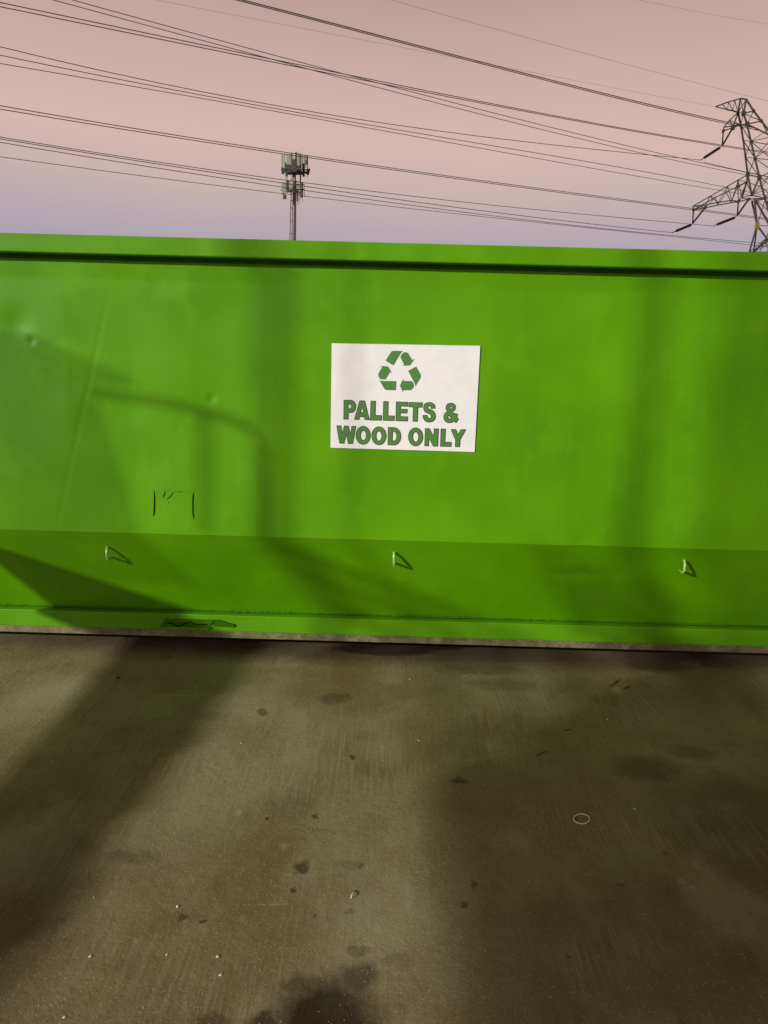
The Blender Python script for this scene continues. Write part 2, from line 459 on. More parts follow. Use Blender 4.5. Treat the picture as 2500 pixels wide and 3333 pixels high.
ribbon('torn_crack', [(810,270),(860,262),(905,275),(950,300),(1000,300),(1040,285)], .0018, .0010, M_void, cont)
ribbon('torn_crack', [(620,612),(640,608),(662,615)], .0048, .0012, M_void, cont)
ribbon('scribed_line', [(150,265),(500,262),(900,268),(1400,285)], .0010, .0009, M_paint_dark, cont)

# dented, torn stretch of the bottom rail
def rail_poly(name, pts, mat, offs, depth=.004):
    P = []
    for (u, v), o in zip(pts, offs):
        P.append(at(500 + u / 5.53, 1980 + v / 5.53, YR - o))
    n = len(P)
    vs = P + [p + Vector((0, max(.0005, o_ - .0004), 0)) for p, o_ in zip(P, offs)]
    fs = [tuple(range(n))] + [(i, i + n, (i + 1) % n + n, (i + 1) % n) for i in range(n)]
    return mesh_obj(name, vs, fs, mat, cont)
rail_poly('buckled_plate', [(205,200),(640,208),(1075,218),(1010,350),(560,342),(110,335)], M_paint_dark, [.012,.014,.011,.0018,.0018,.0018])
rail_poly('buckled_plate', [(1085,225),(1170,222),(1450,298),(1462,352),(1075,322)], M_paint_dark, [.020,.019,.012,.0018,.0018])
rail_poly('buckled_plate', [(955,352),(1050,346),(1000,402)], M_paint_dark, [.009,.009,.0018])
def gash_y(v): return YR - (.0018 + .012 * max(0, (345 - v) / 145.0))
for seg in ([(205,265),(330,272),(440,318),(490,316),(560,272),(660,242)], [(660,242),(730,285),(840,290),(965,292)]):
    P = [at(500 + u/5.53, 1980 + v/5.53, gash_y(v) - .003) for u, v in seg]
    tube('torn_crack', P, [.0022] + [.0035]*(len(P)-2) + [.003], M_void, cont, 5)

# ------------------------------------------------------------------ sign
Ysg = D0 - .0055
sg = [at(1079.8, 1117.2, Ysg), at(1563.3, 1125.5, Ysg), at(1545, 1471.3, Ysg), at(1075.9, 1457.4, Ysg)]
vs = [p for p in sg] + [p + Vector((0, .0025, 0)) for p in sg]
sign = mesh_obj('recycling_sign', vs, [(3,2,1,0)] + [(i, (i+1) % 4, (i+1) % 4 + 4, i + 4) for i in range(4)], M_sign, cont)
tag(sign, label='white rectangular sign reading PALLETS & WOOD ONLY under a green recycling symbol')
A_ = ((1100, 1290), 6.9125); B_ = ((1320, 1290), 6.9125); R__ = ((1210, 1130), 9.217)
def ell(cx, cy, rx, ry, a0=0, a1=360, n=28):
    full = abs(a1 - a0) >= 360
    m = n if full else n // 2
    return [(cx + rx * math.cos(math.radians(a0 + (a1 - a0) * i / m)), cy + ry * math.sin(math.radians(a0 + (a1 - a0) * i / m))) for i in range(m + (0 if full else 1))]
def area(p): return sum(p[i][0]*p[(i+1) % len(p)][1] - p[(i+1) % len(p)][0]*p[i][1] for i in range(len(p))) / 2
def inset(p, d):
    if area(p) < 0: p = p[::-1]
    n = len(p); o = []
    for i in range(n):
        a, b, c = Vector(p[i-1]), Vector(p[i]), Vector(p[(i+1) % n])
        e1 = (b - a).normalized(); e2 = (c - b).normalized()
        n1 = Vector((-e1.y, e1.x)); n2 = Vector((-e2.y, e2.x))
        m = (n1 + n2)
        if m.length < .2: m = n1
        m.normalize(); k = max(.5, m.dot(n1))
        o.append(tuple(b + m * (d / k)))
    return o
def glyph_geo(vs, fs, loops, frame, d, y, hole_d):
    (ox, oy), sc = frame
    L3 = []
    for i, lp in enumerate(loops):
        q_ = inset(lp, d if i == 0 else -hole_d)
        L3.append([Vector((u, v, 0)) for u, v in q_])
    tri = tessellate_polygon(L3)
    flat = [v for lp in L3 for v in lp]
    base = len(vs)
    for v in flat: vs.append(at(ox + v.x / sc, oy + v.y / sc, y))
    for t in tri:
        a, b, c = (vs[base + i] for i in t)
        nrm = (b - a).cross(c - a)
        fs.append(tuple(base + i for i in (t if nrm.y < 0 else t[::-1])))
line1 = [
 (A_, [[(130,80),(290,84)] + ell(292,228,116,143,-85,88) + [(240,370),(235,520),(125,518)], [(235,185)] + ell(262,228,40,45,-85,85) + [(235,272)]]),
 (A_, [[(488,93),(605,97),(715,535),(603,530),(585,465),(493,462),(478,527),(365,522)], [(543,245),(572,360),(512,355)]]),
 (A_, [[(735,100),(852,102),(845,420),(992,428),(985,545),(722,540)]]),
 (A_, [[(1022,108),(1137,112),(1130,430),(1275,438),(1270,552),(1012,545)]]),
 (A_, [[(1308,118),(1582,126),(1580,230),(1415,225),(1415,283),(1565,288),(1558,383),(1408,378),(1408,448),(1577,455),(1570,562),(1298,555)]]),
 (B_, [[(78,130),(385,138),(380,252),(285,250),(272,570),(160,565),(172,245),(75,240)]]),
 (B_, [[(675,270),(664,205),(640,168),(600,140),(540,130),(480,138),(435,160),(410,195),(400,260),(410,310),(432,345),(470,375),(540,405),(568,428),(575,452),(562,480),(530,492),(505,475),(487,418),(380,425),(395,490),(430,550),(475,578),(525,588),(590,578),(640,550),(672,505),(683,450),(672,385),(640,335),(600,305),(540,280),(512,262),(505,238),(530,220),(560,232),(575,265),(583,282)]]),
 (B_, [[(1015,145),(1060,150),(1100,172),(1124,205),(1130,250),(1118,300),(1065,355),(1090,387),(1110,375),(1180,400),(1163,470),(1200,515),(1140,600),(1090,570),(1040,592),(990,601),(940,595),(890,565),(862,520),(852,460),(862,410),(885,375),(930,340),(908,295),(905,245),(915,200),(950,160)], [(1020,225),(1043,245),(1020,295),(1000,255)], [(968,430),(1022,490),(990,508),(955,475)]]),
]
line2 = [
 (A_, [[(-32,657),(70,657),(98,820),(140,662),(238,665),(277,830),(310,668),(410,670),(335,1070),(228,1067),(186,870),(140,1062),(33,1058)]]),
 (A_, [ell(568,877,168,210), ell(572,880,60,108)]),
 (A_, [ell(922,888,168,210), ell(922,893,58,106)]),
 (A_, [[(1128,692)] + ell(1262,900,160,203,-88,90) + [(1118,1095)], [(1238,795)] + ell(1255,897,62,102,-85,85) + [(1228,998)]]),
 (B_, [ell(228,912,168,210), ell(228,912,60,108)]),
 (B_, [[(440,718),(540,720),(628,890),(640,722),(748,726),(730,1128),(622,1125),(530,955),(525,1122),(425,1115)]]),
 (B_, [[(793,725),(905,730),(893,1025),(1040,1030),(1032,1135),(780,1130)]]),
 (B_, [[(1015,738),(1135,740),(1185,850),(1245,742),(1365,745),(1235,975),(1225,1140),(1113,1138),(1120,980)]]),
]
for nm, line in (('upper_line', line1), ('lower_line', line2)):
    for frame, loops in line:
        vs, fs = [], []
        glyph_geo(vs, fs, loops, frame, -2, Ysg - .0012, -2)
        nf = len(fs)
        glyph_geo(vs, fs, loops, frame, 12, Ysg - .0020, 12)
        o = mesh_obj('printed_letter', vs, fs, M_let_d, sign)
        o.data.materials.append(M_let)
        for i in range(nf, len(fs)): o.data.polygons[i].material_index = 1
arrows = [[(415,405),(560,170),(600,125),(645,108),(940,115),(880,165),(645,550)],
 [(855,290),(920,190),(970,155),(1030,146),(1090,180),(1215,385),(1290,350),(1225,430),(1150,548),(905,555),(970,530)],
 [(1330,580),(1465,820),(1472,880),(1440,960),(1305,1170),(1295,1100),(1090,710)],
 [(845,1145),(950,945),(950,1015),(1195,1018),(1240,1060),(1262,1140),(1250,1210),(1210,1265),(1150,1290),(935,1290),(935,1360)],
 [(725,1290),(430,1285),(370,1240),(215,965),(270,1010),(735,1018)],
 [(265,560),(470,575),(500,600),(610,785),(545,740),(415,965),(270,960),(215,900),(192,830),(210,770),(310,605)]]
for a in arrows:
    vs, fs = [], []
    glyph_geo(vs, fs, [a], R__, 0, Ysg - .0014, 0)
    mesh_obj('recycling_arrow', vs, fs, M_let, sign)

# ------------------------------------------------------------------ things lying on the ground
rc = gr(1893, 2665, .002); ex = (gr(1921, 2668) - gr(1893, 2665)).length; ey = (gr(1893, 2649) - gr(1893, 2665)).length
pts = [rc + Vector((ex * math.cos(t*PI/16), ey * .95 * math.sin(t*PI/16 + .25), .0008 * math.sin(t))) for t in range(32)]
M_rub = new_mat('pale_rubber', (.72, .67, .48), .5)
o = tube('rubber_band', pts, .0021, M_rub, None, 6, True)
tag(o, 'small pale oval rubber band lying on the concrete in front of the container', 'rubber band')
M_white = new_mat('white_chip', (.78, .76, .70), .5)
M_dark = new_mat('dark_wood_splinter', (.035, .025, .015), .8)
M_stone = new_mat('pale_grit', (.42, .38, .27), .8)
def lump(name, px, py, r, mat, label, cat, group=None, flat=.6, stretch=1.0, rot=0):
    bm = bmesh.new(); bmesh.ops.create_icosphere(bm, subdivisions=2, radius=r)
    for v in bm.verts:
        k = 1 + .45 * noise.noise(v.co / r * 1.4 + Vector((px, py, 0)))
        v.co *= k; v.co.x *= stretch; v.co.z *= flat
        v.co = Matrix.Rotation(rot, 3, 'Z') @ v.co
    me = bpy.data.meshes.new(name); bm.to_mesh(me); bm.free(); me.materials.append(mat)
    o = bpy.data.objects.new(name, me); C.objects.link(o)
    p = gr(px, py); o.location = (p.x, p.y, GZ + r * flat * .7)
    return tag(o, label, cat, group)
for (px, py, r, lb) in [
    (578, 2951, .0042, 'bright white chip on the concrete right of the two faint pale specks'),
    (294, 3114, .0038, 'slanted white chip lying by itself near the lower left of the yard'),
    (708, 3114, .0042, 'white chip on the concrete with a dark mark just below it'),
    (718, 3174, .0034, 'small white chip just below the chip with a dark mark'),
    (543, 3108, .0030, 'dull white chip between the lone slanted chip and the chip with a dark mark'),
    (209, 3312, .0032, 'thin white chip nearest the bottom left corner of the yard'),
    (785, 2419, .0030, 'tiny bright chip in the lit strip beside the diagonal dark shadow'),
    (1363, 2411, .0032, 'tiny white chip on the concrete below the white sign, right of centre'),
    (1334, 2211, .0036, 'white chip nearest the container, just in front of its bare steel edge'),
    (1977, 2342, .0030, 'tiny pale chip on the right half of the yard below two dark splinters'),
    (306, 2920, .0028, 'faint pale speck at left, right of its even fainter neighbour'),
    (2065, 2633, .0030, 'pale chip on the concrete right of the rubber band')]:
    lump('white_chip', px, py, r, M_white if r > .0029 else M_stone, lb, 'chip', 'pale chips scattered on the concrete', .5, 1.3, random.uniform(0, 3))
pts = [gr(1150, 2900, .003), gr(1148, 2908, .008), gr(1144, 2917, .008), gr(1142, 2924, .002)]
tag(tube('curled_shaving', pts, .0016, M_white, None, 5), 'thin curled white shaving standing out on the bare concrete left of the seam', 'shaving')
def splinter(a, b, r, lb):
    p0, p1 = gr(*a, .003), gr(*b, .004)
    mid = (p0 + p1) / 2 + Vector((.002, 0, .002))
    tag(tube('wood_splinter', [p0, mid, p1], [r * .5, r, r * .4], M_dark, None, 5), lb, 'splinter', 'dark wood splinters on the concrete')
splinter((1748, 2460), (1780, 2443), .0026, 'dark splinter lying alone at a slant left of the pale stone pair')
splinter((1984, 2236), (2018, 2210), .0030, 'upper left of the two dark slanted splinters near the container')
splinter((2028, 2243), (2052, 2232), .0034, 'lower right of the two dark slanted splinters near the container')
splinter((1833, 2380), (1862, 2372), .0028, 'short dark splinter touching a pale stone chip')
splinter((376, 2207), (392, 2206), .0036, 'short dark splinter in the shaded strip at left near the container')
# loose grit nobody could count
vs, fs = [], []
for _ in range(2600):
    px = random.uniform(-50, 2550); py = 2110 + 1300 * random.random() ** .8
    p = gr(px, py); r = random.uniform(.0006, .0019)
    if noise.noise(Vector((p.x * 1.5, p.y * 1.5, 4))) < -.05 and random.random() < .7: continue
    b = len(vs)
    for dx, dy, dz in ((1,0,0),(0,1,0),(-1,0,0),(0,-1,0),(0,0,1)):
        vs.append((p.x + dx*r*random.uniform(.7,1.3), p.y + dy*r*random.uniform(.7,1.3), GZ + dz*r*.9 + .0001))
    fs += [(b, b+1, b+4), (b+1, b+2, b+4), (b+2, b+3, b+4), (b+3, b, b+4)]
tag(mesh_obj('grit', vs, fs, M_stone), 'fine loose grit scattered over the concrete', 'grit', kind='stuff')

# ------------------------------------------------------------------ phone mast
YC = 130.0
def zc(u, v, y=YC): return at(860 + u / 6.505, 460 + v / 6.505, y)
base = zc(625, 2090); top = zc(648, 540)
dx = (top - base) / (top.z - base.z)
foot = base + dx * (0 - base.z)
mast = empty('phone_mast', (foot.x, foot.y, 0))
tag(mast, 'tall grey monopole phone mast with two clusters of antennas rising behind the container', 'phone mast')
vs, fs = tube_geo([foot, zc(640, 1100), zc(646, 760), zc(650, 540)], [.50, .33, .22, .2], 14)
mesh_obj('pole', vs, fs, M_mono, mast, True)
tube('conduit', [zc(520, 3600, YC - .5), zc(545, 2090, YC - .5), zc(570, 1130, YC - .5), zc(575, 1080, YC - .3)], .07, M_eq, mast)
for v in (1250, 1410, 1680, 1950):
    a = zc(560 if v < 1700 else 548, v, YC - .5)
    tube('standoff_bracket', [a, Vector((a.x + .45, YC - .1, a.z))], .05, M_eq, mast)
def cbox(name, u0, u1, v0, v1, mat, k=0, dep=.25, parent=None, tilt=0):
    # stands on a ring around the pole; k = -1 front, 1 back
    xc = (u0 + u1) / 2 - 645; Rr = 345; off = math.sqrt(max(0, Rr**2 - xc**2)) / 6.505 * YC / FPX
    y = YC + k * off
    a, b = zc(u0, v0, y), zc(u1, v1, y)
    bx = (a.x, b.x, y - dep/2, y + dep/2, b.z, a.z)
    o = box(name, bx, mat, mast, bevel=.03)
    # mounting arm back to the pole
    return o
for args in [('antenna_panel',362,392,262,560,M_ant,-.3),('antenna_panel',408,442,262,545,M_ant,.3),('antenna_panel',470,566,268,500,M_ant,-1),
             ('antenna_panel',700,750,262,520,M_ant,-1),('antenna_panel',772,800,285,505,M_ant,1),('antenna_panel',826,868,292,470,M_ant,-.5),
             ('antenna_panel',893,918,300,490,M_eq,.4),('antenna_panel',575,600,240,500,M_eq,1),('antenna_panel',655,690,235,500,M_eq,1),('antenna_panel',752,768,255,520,M_eq,.6),
             ('antenna_panel',372,462,868,1132,M_ant,-.8),('antenna_panel',528,600,880,1025,M_ant,-1),('antenna_panel',785,822,870,1140,M_ant,.5)]:
    cbox(*args)
for args in [(362,432,560,640,-.2),(372,425,640,690,.2),(440,500,450,600,-.8),(462,500,600,745,-.6),(500,580,505,670,-1),(585,700,380,560,.9),(590,690,560,660,-1),
             (700,790,515,680,-.8),(805,862,475,600,-.4),(815,858,600,750,-.3),(865,905,640,690,0),(905,950,590,712,.1),(940,972,580,640,.1),(880,915,400,495,.3),
             (468,534,825,1000,-.8),(475,520,1000,1082,-.8),(520,600,1030,1078,-.8),(600,660,1030,1090,-1),(690,720,1040,1270,-.6),(755,775,940,1140,-.4),
             (400,470,1140,1222,-.7),(780,818,1142,1190,0),(600,640,700,830,.6),(755,780,715,960,-.4),(355,385,1020,1045,0)]:
    cbox('radio_unit', *args[:4], M_eq, args[4], .3)
for u, v0, v1 in [(388,255,700),(455,690,830),(575,235,830),(600,680,700),(625,300,520),(700,215,520),(770,250,760),(810,290,480),(875,290,560),(912,290,760),(925,300,600),
                  (380,860,1040),(490,700,1100),(560,800,1115),(848,912,1110),(850,1100,1185),(805,1180,1280),(740,1080,1330),(705,1260,1345),(620,830,1080),(680,830,1080),(720,840,1080),(765,830,1230)]:
    tube('mounting_pipe', [zc(u, v0, YC - .4), zc(u, v1, YC - .4)], .045, M_eq if u % 2 == 0 else M_mesh, mast, 5)
for v, u0, u1, y in [(600,370,940,-1.2),(650,370,960,-1.2),(590,390,930,1.2),(905,380,850,-1),(1020,360,860,-1),(1060,400,800,1),(850,570,770,-.5),(960,600,780,-.5),(1090,600,770,-.6)]:
    tube('platform_rail', [zc(u0, v - 6, YC + y), zc(u1, v + 12, YC + y)], .07, M_eq, mast, 5)
for u, v in ((400,620),(900,640),(560,640),(760,640),(420,1000),(840,1010)):
    tube('support_arm', [zc(u, v, YC - 1.2 if v % 40 == 0 else YC - .8), zc(648, v, YC)], .07, M_eq, mast, 5)
box('platform_deck', (zc(440,600).x, zc(800,600).x, YC - 1.3, YC + 1.3, zc(640,672).z, zc(640,630).z), M_eq, mast)

# ------------------------------------------------------------------ transmission tower
YP = 100.0
def zp(u, v, y=YP): return at(2100 + u / 3.95, 280 + v / 3.95, y)
axis = zp(1640, 900).x
F, Bk = YP - 2.0, YP + 2.0
nodes = dict(S0=(905,265,YP), P1=(1225,160,Bk), P2=(1300,172,F), A1=(1195,340,Bk), A2=(1265,352,F), R1=(1395,320,F), R2=(1495,450,F), R3=(1580,560,F), R4=(1640,650,F),
   T0=(1012,530,Bk), T1=(1005,578,F), B1=(1128,535,F), B2=(1228,497,Bk), B3=(1310,490,F),
   C1=(1085,440,Bk), S1=(1070,205,Bk), S2=(1060,305,F), S3=(985,232,YP), S4=(1130,318,F), S5=(1150,182,Bk),
   H=(992,765,YP), L1=(1262,700,Bk), L2=(1290,912,Bk), L3=(1320,1140,Bk), M1=(1360,712,F), M2=(1412,930,F), M3=(1470,1172,F), M4=(1500,1300,F), M5=(1540,1440,F),
   L4=(1305,1235,Bk), L5=(1245,1440,Bk), L6=(1370,1398,F),
   X1=(1640,760,F), X2=(1640,950,F), X3=(1640,1090,F), X4=(1640,1300,F), X5=(1640,1425,F),
   D0=(615,1545,Bk), D1=(622,1592,F), D2=(830,1420,Bk), D3=(905,1430,F), D4=(1060,1288,Bk), D5=(1045,1365,F), D6=(1195,1208,Bk), D7=(1190,1292,F), 
   E1=(770,1565,F), E2=(930,1532,F), E3=(1105,1500,F), E4=(1198,1486,F), E5=(1332,1455,F), E6=(770,1530,Bk), E7=(940,1495,Bk), E8=(1115,1470,Bk), 
   J1=(610,1765,YP), J2=(1185,1662,YP),
   W1=(1440,1790,F), W2=(1372,1480,Bk), W3=(1410,1485,F), W4=(1545,1450,Bk), W5=(1560,1955,F), W6=(1640,2010,F), W7=(1340,2130,F), W8=(1395,2130,Bk), W9=(1640,1800,F),
   G1=(865,3760,F), G2=(930,3760,Bk), G3=(1640,2600,F), K1=(1150,2780,F), K2=(1200,2780,Bk))
W3d = {k: zp(u, v, y) for k, (u, v, y) in nodes.items()}
for k in ('G1', 'G2'): W3d[k].z = 0
pyl = empty('transmission_tower', (axis, YP, 0))
tag(pyl, 'steel lattice transmission tower with cross arms and dark insulators at the right edge', 'transmission tower')
unit_v, unit_f = box_geo(-.5, .5, -.5, .5, 0, 1)
bar_me = {}
def bar(name, a, b, wdt, mat, parent=pyl):
    key = (name, mat.name)
    if key not in bar_me:
        me = bpy.data.meshes.new(name); me.from_pydata(unit_v, [], unit_f); me.materials.append(mat); bar_me[key] = me
    o = bpy.data.objects.new(name, bar_me[key]); C.objects.link(o)
    d = b - a
    q_ = d.to_track_quat('Z', 'Y')
    o.location = a; o.rotation_euler = q_.to_euler(); o.scale = (wdt, wdt, d.length)
    o.parent = parent; o.matrix_parent_inverse = Matrix.Translation(-Vector(parent.location))
    return o
main = ['P1 A1','P2 A2','A1 B2','A2 B3','B2 L1','L1 L2','L2 L3','B3 M1','M1 M2','M2 M3','M3 M4','M4 M5','P1 P2','P2 R1','R1 R2','R2 R3','R3 R4',
        'L3 L4','L4 L5','L3 L6','M3 L6','W2 W1','W1 W7','W3 W1','W4 W9','W1 W5','W5 W6','W7 K1','K1 G1','W1 W8','W8 K2','K2 G2','M5 W9']
chord = ['S0 S1','S1 S5','S5 P1','S0 S2','S2 S4','S4 A1','T0 C1','C1 A1','T1 B1','B1 B2','T0 B2','B2 B3','B3 R2','B3 R4','T0 T1','B1 A1','A2 R1',
         'D0 D2','D2 D4','D4 D6','D6 L3','D1 D3','D3 D5','D5 D7','D7 L4','D0 D1','D1 E1','E1 E2','E2 E3','E3 E4','E4 E5','E5 M5','D0 E6','E6 E7','E7 E8','E8 E4','M5 X5','M3 X3','L3 M3']
brace = ['S3 S2','S1 S2','S1 S4','S5 S4','S5 A1','P1 A2','P2 A1','A1 A2','A2 R2','R1 B3','R1 A2','C1 B1','C1 B2','B2 A2','R2 X1','R3 M1','R4 M1','M1 X1','L1 M1','L2 M2','M2 X2','L1 M2','L2 M1','B2 M1','L2 M3','L3 M2',
         'M1 X2','R4 M2','M2 X3','X1 M2','M3 X4','M4 X3','M4 X5','M5 X4','L6 X4','L4 L6','L5 L6','L6 M5','L6 X3','L4 M4','L5 E5','D6 E4','D6 L5','D7 E4','D6 D7','D4 D5','D2 D3','D0 E1','D1 E6',
         'D3 E1','D2 E1','D3 E2','D2 E7','D5 E2','D5 E3','D4 E7','D4 E8','D7 E3','L4 E4','L5 L4','L5 E4','D6 E8','E6 E1','E7 E2','E8 E3','L4 D6','W2 W3','W3 W4','W2 M5','W3 W9','W4 W1','W1 W9','W5 W8','W7 W5','W8 W7','W5 W9','W6 K1','W6 W8','K1 K2','K1 G3','K2 G3','W5 K1','M4 L6','X1 R4','X2 X3','X4 X5','W9 W6','X5 W9']
hang = ['T1 H','B1 H','D1 J1','E1 J1','E4 J2','E5 J2']
def mir(p): return Vector((2 * axis - p.x, p.y, p.z))
def norm(n):
    for lst, nm, wd in ((main, 'tower_leg', .17), (chord, 'arm_chord', .13), (brace, 'lattice_brace', .075), (hang, 'insulator_hanger', .15)):
        for s_ in lst:
            a, b = (W3d[t] for t in s_.split())
            bar(nm, a, b, wd, M_pyl)
            a2, b2 = mir(a), mir(b)
            if (a2 - a).length + (b2 - b).length > .3: bar(nm, a2, b2, wd, M_pyl)
norm(0)
for k in ('A1','A2','B1','B3','R1','R2','T1','L3','M3','L6','E1','E4','E5','D1','D7','M5','M2','M1'):
    p = W3d[k]; s_ = .42 if k in ('B1','B3','L3','M3','A2') else .27
    for pp in (p, mir(p)):
        box('gusset_plate', (pp.x - s_/2, pp.x + s_/2, pp.y - .12, pp.y + .12, pp.z - s_*.6, pp.z + s_*.6), M_gus, pyl)
p = W3d['W1']
box('yellow_marker', (p.x - .18, p.x + .18, p.y - .2, p.y + .2, p.z - .45, p.z + .3), M_yel, pyl)
# insulator strings
clamps = []
for a, b, c in (((960,792),(755,925),(715,952)), ((590,1785),(395,1865),(350,1885)), ((1150,1692),(925,1780),(885,1800))):
    A, B2_, Cc = zp(*a, YP), zp(*b, YP), zp(*c, YP)
    hgr = {0: W3d['H'], 1: W3d['J1'], 2: W3d['J2']}[len(clamps)]
    pts = []; rr = []
    n = 28
    for i in range(n * 2 + 1):
        pts.append(A.lerp(B2_, i / (2 * n))); rr.append(.18 if i % 2 else .10)
    vs, fs = tube_geo(pts, rr, 10)
    mesh_obj('insulator_string', vs, fs, M_ins, pyl, True)
    tube('insulator_link', [hgr, A], .06, M_gus, pyl)
    tube('insulator_link', [B2_, Cc], .07, M_gus, pyl)
    clamps.append(Cc)

# ------------------------------------------------------------------ overhead wires
def z1(u, v): return (u * .7535, v * .7535)
def z2(u, v): return (1250 + u * .7535, v * .7535)
def route(px, py, o):
    d = ray(px, py)                      # vertical plane y = 60 + .519 (x + 31) + o
    t = (60 + .519 * 31 + o) / (d.y - .519 * d.x)
    return d * t + Vector((0, 0, CH))
def wire(label, pts1, pts2, o=0.0, r=.035, ext=(45, 45), end=None, mat=None, shift=0.0):
    P = [route(px, py + shift, o) for px, py in [z1(*p) for p in pts1] + [z2(*p) for p in pts2]]
    # least-squares parabola z(x)
    xs_ = [p.x for p in P]; x0 = sum(xs_) / len(xs_)
    import numpy as np
    X = np.array([[1, (p.x - x0) / 40, ((p.x - x0) / 40) ** 2, ((p.x - x0) / 40) ** 3] if len(P) > 6 else [1, (p.x - x0) / 40, ((p.x - x0) / 40) ** 2, 0] for p in P])
    co = np.linalg.lstsq(X, np.array([p.z for p in P]), rcond=None)[0]
    def f(x):
        xx = min(max(x, min(xs_)), max(xs_)); t = (xx - x0) / 40
        z = co[0] + co[1]*t + co[2]*t*t + co[3]*t**3
        g_ = (co[1] + 2*co[2]*t + 3*co[3]*t*t) / 40
        return z + g_ * (x - xx)
    a, b = min(xs_) - ext[0], (end.x if end is not None else max(xs_) + ext[1])
    pts = []
    n = 56
    for i in range(n + 1):
        x = a + (b - a) * i / n
        p = Vector((x, 60 + .519 * (x + 31) + o, f(x)))
        if end is not None and i > n - 8:
            k = (i - (n - 8)) / 8; p = p.lerp(p + (end - Vector((b, 60 + .519 * (b + 31) + o, f(b)))), k)
        pts.append(p)
    ob = tube('overhead_wire', pts, r * 1.08, mat or M_wire, None, 5)
    tag(ob, label, 'power line', 'overhead wires crossing the dusk sky')
W1a = [(1050,0),(1250,52),(1450,105),(1659,158)]; W1b = [(0,158),(230,218),(600,315),(1050,428),(1480,527)]
wire('topmost thick dark wire starting at the top edge left of centre', W1a, W1b, 0, .045, (15, 5))
wire('lower twin of the topmost thick wire, almost touching it', W1a, W1b, 0, .040, (15, 5), shift=5.2)
wire('higher of the two wires leaving the top edge at far left', [(310,0),(640,90),(940,170),(1340,282),(1659,366)], [(350,455),(700,545),(1050,632),(1380,702),(1560,745)], 1, .03, (12, 20))
wire('lower of the two wires leaving the top edge at far left', [(220,0),(540,85),(850,160),(1250,278),(1659,388)], [(400,490),(800,588),(1150,668),(1560,755)], 2, .03, (12, 20))
wire('upper wire of the close pair starting highest on the left edge', [(0,15),(300,70),(650,145),(900,197),(1340,290),(1659,360)], [(380,430),(850,520),(1200,583),(1550,641)], 0, .035, (35, 25))
wire('lower wire of the close pair starting highest on the left edge', [(0,32),(300,88),(650,157),(860,207),(1110,252),(1659,368)], [(380,437),(850,525),(1200,588),(1550,646)], 0, .035, (35, 25))
wire('wire running down to the upper insulator of the lattice tower', [(0,208),(300,270),(600,332),(900,402),(1200,462),(1430,500),(1659,534)], [(400,582),(800,635),(1100,664),(1375,692)], 0, .03, (35, 0), end=clamps[0])
wire('middle wire of the second bundle from the top at the left edge', [(0,235),(300,297),(700,385),(900,425),(1200,470),(1400,500),(1659,550)], [(400,613),(800,688),(1150,750),(1480,808)], 1, .03, (35, 45))
wire('lowest wire of the second bundle from the top at the left edge', [(0,278),(250,315),(550,370),(900,425),(1050,450),(1300,505),(1659,572)], [(400,638),(800,708),(1150,768),(1450,824)], 2, .028, (35, 45))
wire('upper wire of the pair that passes the top of the phone mast', [(0,453),(300,510),(650,570),(1220,657),(1659,718)], [(400,776),(850,838),(1330,902),(1600,935)], 0, .032, (35, 40))
wire('lower wire of the pair that passes the top of the phone mast', [(0,468),(300,522),(650,583),(1220,663),(1659,726)], [(400,783),(850,845),(1330,907),(1600,941)], 0, .032, (35, 40))
wire('wire ending at the inner insulator of the lower cross arm', [(0,592),(250,630),(600,690),(900,735),(1220,775),(1659,830)], [(400,880),(850,925),(1250,960),(1430,974)], 1, .028, (35, 0), end=clamps[2])
wire('upper wire ending at the outer insulator of the lower cross arm', [(0,600),(250,640),(600,693),(900,745),(1220,792),(1659,852)], [(450,912),(850,964),(1250,1003)], 0, .030, (35, 0), end=clamps[1])
wire('third wire down of the bundle crossing the lower phone mast cluster', [(0,618),(300,665),(700,725),(1220,805),(1659,872)], [(400,928),(900,985),(1300,1015),(1580,1050)], 0, .028, (35, 40))
wire('lowest wire of all, just above the container rim', [(0,680),(300,715),(700,770),(1220,838),(1659,887)], [(450,940),(850,980),(1250,1022),(1600,1060)], 1, .024, (35, 40))
wire('short wire leaving the upper insulator towards the tower body', [], [(1380,700),(1470,722),(1560,742)], 0, .03, (0, 30))
wire('faint thin wire high in the upper right of the sky', [], [(50,0),(300,80),(700,188),(1050,278),(1500,390),(1659,440)], 0, .012, (25, 30), mat=M_wire_f)
wire('very faint wire running to the tip of the tower top arm', [(800,25),(1200,100),(1659,192)], [(400,262),(900,366),(1400,455)], 0, .009, (15, 0), end=W3d['S0'], mat=M_wire_f)
wire('faintest wire, in the top right corner of the sky', [], [(1100,0),(1380,55),(1659,105)], 0, .009, (20, 30), mat=M_wire_f)

# ------------------------------------------------------------------ added unseen objects beside and behind the camera, shaped to cast shade
XT = -3.4
T50 = math.tan(AZ); TE = math.tan(EL) / math.cos(AZ)
def cast(x, z, xb=XT, y=D0):
    dy = (x - xb) / T50
    return Vector((xb, y - dy, z + dy * TE))
M_shade_caster = new_mat('dark_shade_caster', (.06, .06, .055), .6)
tr = empty('unseen_shade_rack', (XT, -.5, GZ))  # added rack, out of view; its bars are spaced to cast shade
tag(tr, 'added unseen slatted rack left of the camera, shaped to shade the yard and container', 'shade caster')
k = math.sin(AZ) / math.tan(EL)
def zx(x): return (x - XT) / k
